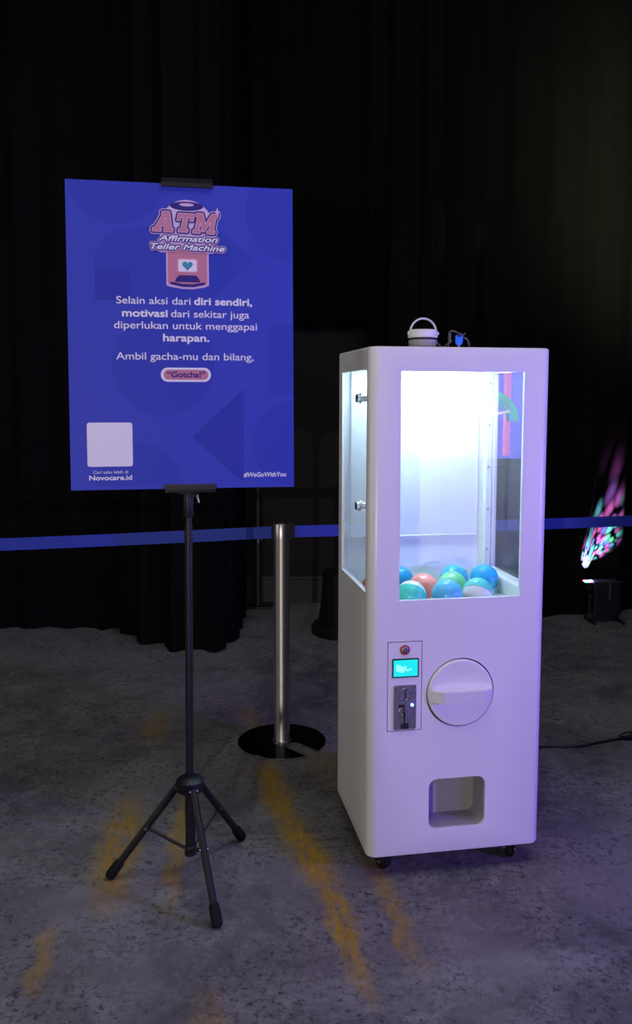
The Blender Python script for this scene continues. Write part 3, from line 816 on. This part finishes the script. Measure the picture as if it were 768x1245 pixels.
# ------------------------------------------------------------------ stanchion and belts
stn = thing('stanchion', 'steel barrier post with a round dark base standing between the poster stand and the machine', 'barrier post', (-.140, 3.475, 0), 0)
BR = .184
na = math.radians(-46)
# base disc with an open notch running from beside the post out to the rim
dv = Vector((math.cos(na), math.sin(na))); pv = Vector((-dv.y, dv.x))
hw = .032; th = math.asin(hw / BR)
plan = []
a0, a1 = na + th, na - th + 2 * PI
for k in range(81):
    a = a0 + (a1 - a0) * k / 80; plan.append((BR * math.cos(a), BR * math.sin(a)))
q0 = dv * .074
for k in range(13):
    a = math.radians(-90 - 180 * k / 12)
    q = q0 + dv * (hw * math.cos(a)) + pv * (hw * math.sin(a)); plan.append((q.x, q.y))
def base_plan(z0, z1, bev):
    bm = bmesh.new(); prism(bm, plan, z0, z1, 'xy')
    es = [e_ for e_ in bm.edges if abs(e_.verts[0].co.z - z1) < 1e-6 and abs(e_.verts[1].co.z - z1) < 1e-6]
    bmesh.ops.bevel(bm, geom=es, offset=bev, segments=3, affect='EDGES'); return bm
link('base', base_plan(.001, .0135, .003), M['chrome'], stn, True)
small = [(x * .972, y * .972) for x, y in plan]
bm = bmesh.new(); plan_keep = plan
nrmP = []
for i in range(len(plan)):
    p0, p1, p2 = Vector(plan[i - 1]), Vector(plan[i]), Vector(plan[(i + 1) % len(plan)])
    t_ = (p2 - p0).normalized(); nrmP.append((p1.x - t_.y * .006, p1.y + t_.x * .006))
prism(bm, nrmP, .0134, .0150, 'xy'); link('base_cover', bm, M['darkbase'], stn)
bm = bmesh.new(); lathe(bm, [(.040, .0148), (.040, .020), (.0335, .024), (.0328, .026), (.0328, .862)], 48, None); link('post', bm, M['steel'], stn, True)
bm = bmesh.new(); lathe(bm, [(.0318, .862), (.0318, .868), (.0330, .868), (.0330, .926), (.0315, .929)], 48); link('belt_head', bm, M['steel'], stn, True)
bm = bmesh.new(); lathe(bm, [(.0300, .9285), (.0300, .934), (.026, .937), (.008, .938)], 40); link('top_cap', bm, M['black'], stn, True)
bd_ = Vector((1, .225, 0)).normalized(); ba = math.atan2(.225, 1)
for s in (-1, 1):
    bm = bmesh.new(); box(bm, .028, .048 if s > 0 else .040, -.016, .012, .862, .926, .002, 1)
    bmesh.ops.rotate(bm, verts=bm.verts, cent=(0, 0, 0), matrix=Matrix.Rotation(ba + (0 if s > 0 else PI), 3, 'Z'))
    link('belt_slot', bm, M['black'], stn)

def belt(name, label, p0, p1, h, sag):
    p0, p1 = Vector(p0), Vector(p1); d = (p1 - p0).normalized(); nr = Vector((-d.y, d.x, 0)).normalized()
    bm = bmesh.new(); n = 60; rows = []
    for k in range(n + 1):
        f = k / n; p = p0.lerp(p1, f); z = p.z - sag * 4 * f * (1 - f); w = .004 * math.sin(f * 9)
        rows.append([bm.verts.new((p.x + nr.x * (o + w * v), p.y + nr.y * (o + w * v), z + (v - .5) * h)) for o, v in ((-.0008, 0), (-.0008, .5), (-.0008, 1), (.0008, 1), (.0008, .5), (.0008, 0))])
    for a, b in zip(rows, rows[1:]):
        for i in range(6): bm.faces.new((a[i], a[(i + 1) % 6], b[(i + 1) % 6], b[i]))
    bm.faces.new(rows[0][::-1]); bm.faces.new(rows[-1])
    return tag(link(name, bm, M['belt'], smooth=True), label, 'barrier belt', 'blue barrier belts')
belt('barrier_belt', 'blue barrier belt stretched from the steel post out past the left of the poster stand', (-2.008, 3.064, .880), (-.140 - .0405, 3.466, .893), .048, .006)
belt('barrier_belt', 'blue barrier belt stretched from the steel post rightwards behind the machine', (-.140 + .0470, 3.486, .893), (2.6, 4.10, .903), .048, .008)
# neighbouring posts that carry the far ends of the belts
dup(stn, (-2.065, 3.05, -.012), (0, 0, 0), 'steel barrier post at the far left end of the blue belt', None)
dup(stn, (2.645, 4.112, -.0), (0, 0, 0), 'steel barrier post at the far right end of the blue belt', None)
for o in bpy.data.objects:
    if o.name.startswith('stanchion'):
        o['group'] = 'steel barrier posts'; o.location.z = 0

# ------------------------------------------------------------------ power cable on the floor
t = thing('power_cable', 'black power cable with a plug joint lying on the carpet right of the machine', 'cable', (.90, 3.40, 0))
off = Vector((.90, 3.40, 0))
bm = bmesh.new()
pts = [(.52, 3.02, .12), (.56, 3.08, .03), (.63, 3.20, .006), (.78, 3.36, .006), (.93, 3.432, .006), (1.03, 3.437, .006), (1.10, 3.442, .006), (1.18, 3.478, .006), (1.25, 3.506, .006), (1.292, 3.518, .010)]
tube(bm, [p_ - off for p_ in smooth_path(pts, 8)], .0052, 10); link('cord', bm, M['cable'], t, True)
bm = bmesh.new(); mx = axis_mtx(Vector((1.285, 3.516, .018)) - off, (1, .18, 0))
lathe(bm, [(.007, 0), (.011, .006), (.012, .018), (.017, .024), (.018, .062), (.015, .068)], 20, mx); link('plug', bm, M['black'], t, True)
bm = bmesh.new(); lathe(bm, [(.016, .066), (.021, .070), (.021, .115), (.010, .125)], 20, mx); link('socket', bm, M['black'], t, True)
bm = bmesh.new(); tube(bm, [p_ - off for p_ in smooth_path([(1.40, 3.537, .014), (1.50, 3.57, .006), (1.75, 3.66, .006), (2.1, 3.95, .006), (2.5, 4.5, .006)], 8)], .0052, 10); link('cord', bm, M['cable'], t, True)

# ------------------------------------------------------------------ coloured effect light at the right drape
EL = Vector((1.855, 5.44, 0))
t = thing('effect_light', 'small black stage effect light on a floor bracket throwing coloured dots up the drape', 'stage light', EL, .08)
bm = bmesh.new(); box(bm, -.085, .085, -.055, .055, .055, .262, .006, 2); hs = link('housing', bm, M['black'], t)
bm = bmesh.new()
box(bm, -.072, .095, -.060, -.052, .268, .276, .001, 1); box(bm, .010, .018, -.058, -.054, .16, .270, .001, 1); link('top_rail', bm, M['chrome'], t)
bm = bmesh.new(); box(bm, -.088, .088, -.050, .050, .262, .267, .001, 1); link('lid', bm, M['blackmet'], t)
for s in (-1, 1):
    bm = bmesh.new()
    tube(bm, smooth_path([(s * .095, -.10, .012), (s * .095, -.02, .012), (s * .095, .07, .012)], 4), .009, 8)
    tube(bm, [(s * .095, 0, .012), (s * .095, 0, .17)], .007, 8)
    link('foot', bm, M['blackmet'], t, True)
    bm = bmesh.new(); rod(bm, (s * .082, 0, .165), (s * .108, 0, .165), .012, None, 16); link('knob', bm, M['black'], t, True)
bm = bmesh.new(); box(bm, -.135, -.090, -.03, .03, .215, .262, .003, 1); link('lens_barrel', bm, M['black'], t)
ecols = [(0.05, .5, 1), (.1, 1, .6), (1, .1, .2), (.15, .15, 1), (.9, .2, 1), (.5, 1, 1)]
for k in range(12):
    c = ecols[k % 6]
    bm = bmesh.new(); lathe(bm, [(.0085, .262), (.0085, .2655), (.005, .2685)], 14, Matrix.Translation((-.128 + .015 * (k % 4), -.018 + .018 * (k // 4), 0)))
    link('led_lens', bm, mat('led_lens', c, .3, emit=c, estr=8), t, True)

def dots_light(name, loc, target, power, angle):
    o = spot(name, loc, target, power, (1, 1, 1), angle, .9, .001)
    l = o.data; l.use_nodes = True; nt = l.node_tree; em = nt.nodes['Emission']
    tc = nt.nodes.new('ShaderNodeTexCoord'); mp = nt.nodes.new('ShaderNodeMapping'); mp.inputs['Scale'].default_value = (12, 12, 12)
    vo = nt.nodes.new('ShaderNodeTexVoronoi'); vo.inputs['Scale'].default_value = 1.0; vo.inputs['Randomness'].default_value = .7
    hs_ = nt.nodes.new('ShaderNodeSeparateColor')
    hue = nt.nodes.new('ShaderNodeCombineColor'); hue.mode = 'HSV'
    mr = nt.nodes.new('ShaderNodeMapRange'); mr.inputs[1].default_value = .70; mr.inputs[2].default_value = .12; mr.inputs[3].default_value = 0; mr.inputs[4].default_value = 1
    hr = nt.nodes.new('ShaderNodeMapRange'); hr.inputs[3].default_value = .38; hr.inputs[4].default_value = .92
    L = nt.links
    L.new(tc.outputs['Normal'], mp.inputs[0]); L.new(mp.outputs[0], vo.inputs['Vector'])
    L.new(vo.outputs['Color'], hs_.inputs[0]); L.new(hs_.outputs[0], hr.inputs[0]); L.new(hr.outputs[0], hue.inputs[0])
    hue.inputs[1].default_value = .80; hue.inputs[2].default_value = 1
    L.new(hue.outputs[0], em.inputs['Color']); L.new(vo.outputs['Distance'], mr.inputs[0]); L.new(mr.outputs[0], em.inputs['Strength'])
    return o
dots_light('effect_beam', (1.755, 5.53, .275), (1.84, 5.64, .44), 3200, 54)

# ------------------------------------------------------------------ lit wall screen at the far right behind the camera, mirrored in the front pane
def screen():
    c = Vector((2.46, -.93, 0)); rz = math.atan2(-.845, .534) + PI / 2   # faces the machine
    t = thing('wall_screen', 'violet lit display screen with a green rainbow arc and a pink tube', 'screen', (c.x, c.y, 0), 0)
    # local axes: x along the screen as seen mirrored, y away from the machine
    d = Vector((.534, -.845, 0)).normalized(); s = Vector((d.y, -d.x, 0))
    # s points so that larger local x appears further right in the mirror
    m = Matrix.Identity(4); s = Vector((.845, .534, 0)).normalized()
    for i in range(3): m[i][0], m[i][1], m[i][2] = s[i], d[i], (0, 0, 1)[i]
    m.translation = c; t.matrix_world = m
    bm = bmesh.new(); box(bm, -.36, .62, .0, .05, .93, 1.86, .006, 1); link('housing', bm, M['black'], t)
    bm = bmesh.new(); box(bm, -.34, .60, -.004, .002, .985, 1.84); link('display', bm, mat('violet_screen', (.02, .02, .1), .4, emit=(.16, .13, 1.0), estr=10.0), t)
    bm = bmesh.new(); rod(bm, (.245, -.03, 1.01), (.245, -.03, 1.80), .026, None, 14); link('pink_tube', bm, mat('pink_tube', (.8, .2, .6), .4, emit=(1, .30, .95), estr=8), t, True)
    for r, c_ in ((.215, (.05, .75, .55)), (.185, (.10, .55, .65)), (.155, (.05, .45, .75))):
        bm = bmesh.new(); tube(bm, [(.10 + r * math.cos(a), -.05, 1.265 + r * math.sin(a)) for a in [PI * k / 28 for k in range(29)]], .014, 10)
        link('arc_tube', bm, mat('arc_tube', c_, .4, emit=c_, estr=7), t, True)
    bm = bmesh.new(); rod(bm, (-.02, -.06, 1.28), (.265, -.06, 1.335), .011, None, 10); link('white_tube', bm, mat('white_tube', (.9, .9, .9), .4, emit=(1, 1, 1), estr=7), t, True)
    bm = bmesh.new(); 
    for x in (-.2, .45): box(bm, x - .03, x + .03, .005, .045, 0, .94); box(bm, x - .04, x + .04, -.25, .25, 0, .03)
    link('stand', bm, M['black'], t)
screen()

# ------------------------------------------------------------------ added rig behind the camera: flap cuts the warm beam, rods cast floor shadows
lt = thing('shadow_rig', 'added black rig behind the camera, flap and rods blocking the warm lamp light', 'light blocker', (-.85, -2.05, 0))
L0 = Vector(LAMP) - Vector((-.85, -2.05, 0))
bm = bmesh.new(); rod(bm, (0, -.25, .02), (0, -.25, 1.22), .022, None, 16); lathe(bm, [(.30, 0), (.30, .02), (.05, .03)], 32, Matrix.Translation((0, -.25, 0))); link('mast', bm, M['blackmet'], lt, True)
bm = bmesh.new(); rod(bm, (0, -.25, 1.15), (0, -.12, 1.15), .02); box(bm, -.09, .09, -.20, .02, 1.07, 1.23, .01, 1); link('lamp_housing', bm, M['black'], lt)
bm = bmesh.new(); ed = L0 + Vector((.36, 1, 0)) * .30
dd = Vector((.36, 1, 0)).normalized(); sd = Vector((dd.y, -dd.x, 0))
vs = []
for y_, z_ in ((0, .75), (0, 1.6)):
    for f, g in ((0, 0), (.34, 0), (.34, .006), (0, .006)): vs.append(bm.verts.new((ed.x + sd.x * f + dd.x * g, ed.y + sd.y * f + dd.y * g, z_)))
bm.faces.new(vs[:4]); bm.faces.new(vs[4:])
for k in range(4): bm.faces.new((vs[k], vs[(k + 1) % 4], vs[4 + (k + 1) % 4], vs[4 + k]))
link('beam_blocker', bm, M['black'], lt)  # unseen flap added to cut the warm beam's right edge on the floor
S1, S2 = Vector((-1.35, 3.06, 0)), Vector((.09, 4.22, 0)); S3, S4 = Vector((-1.45, 4.07, 0)), Vector((-.80, 4.68, 0))
for a, b, r in ((S1, S2, .0062), (S3, S4, .0045)):
    P0 = Vector(LAMP); O_ = Vector((-.85, -2.05, 0))
    bm = bmesh.new(); rod(bm, P0 + (a - P0) * .14 - O_, P0 + (b - P0) * .14 - O_, r, None, 12); link('shadow_rod', bm, M['blackmet'], lt, True)  # unseen rods added to throw diagonal shadow lines on the carpet
bm = bmesh.new(); q = Vector(LAMP) + (S1 - Vector(LAMP)) * .14 - Vector((-.85, -2.05, 0)); rod(bm, q, (-.02, -.25, .98), .005, None, 10); link('shadow_rod_arm', bm, M['blackmet'], lt, True)  # added arm, only there to hold the shadow-casting rods
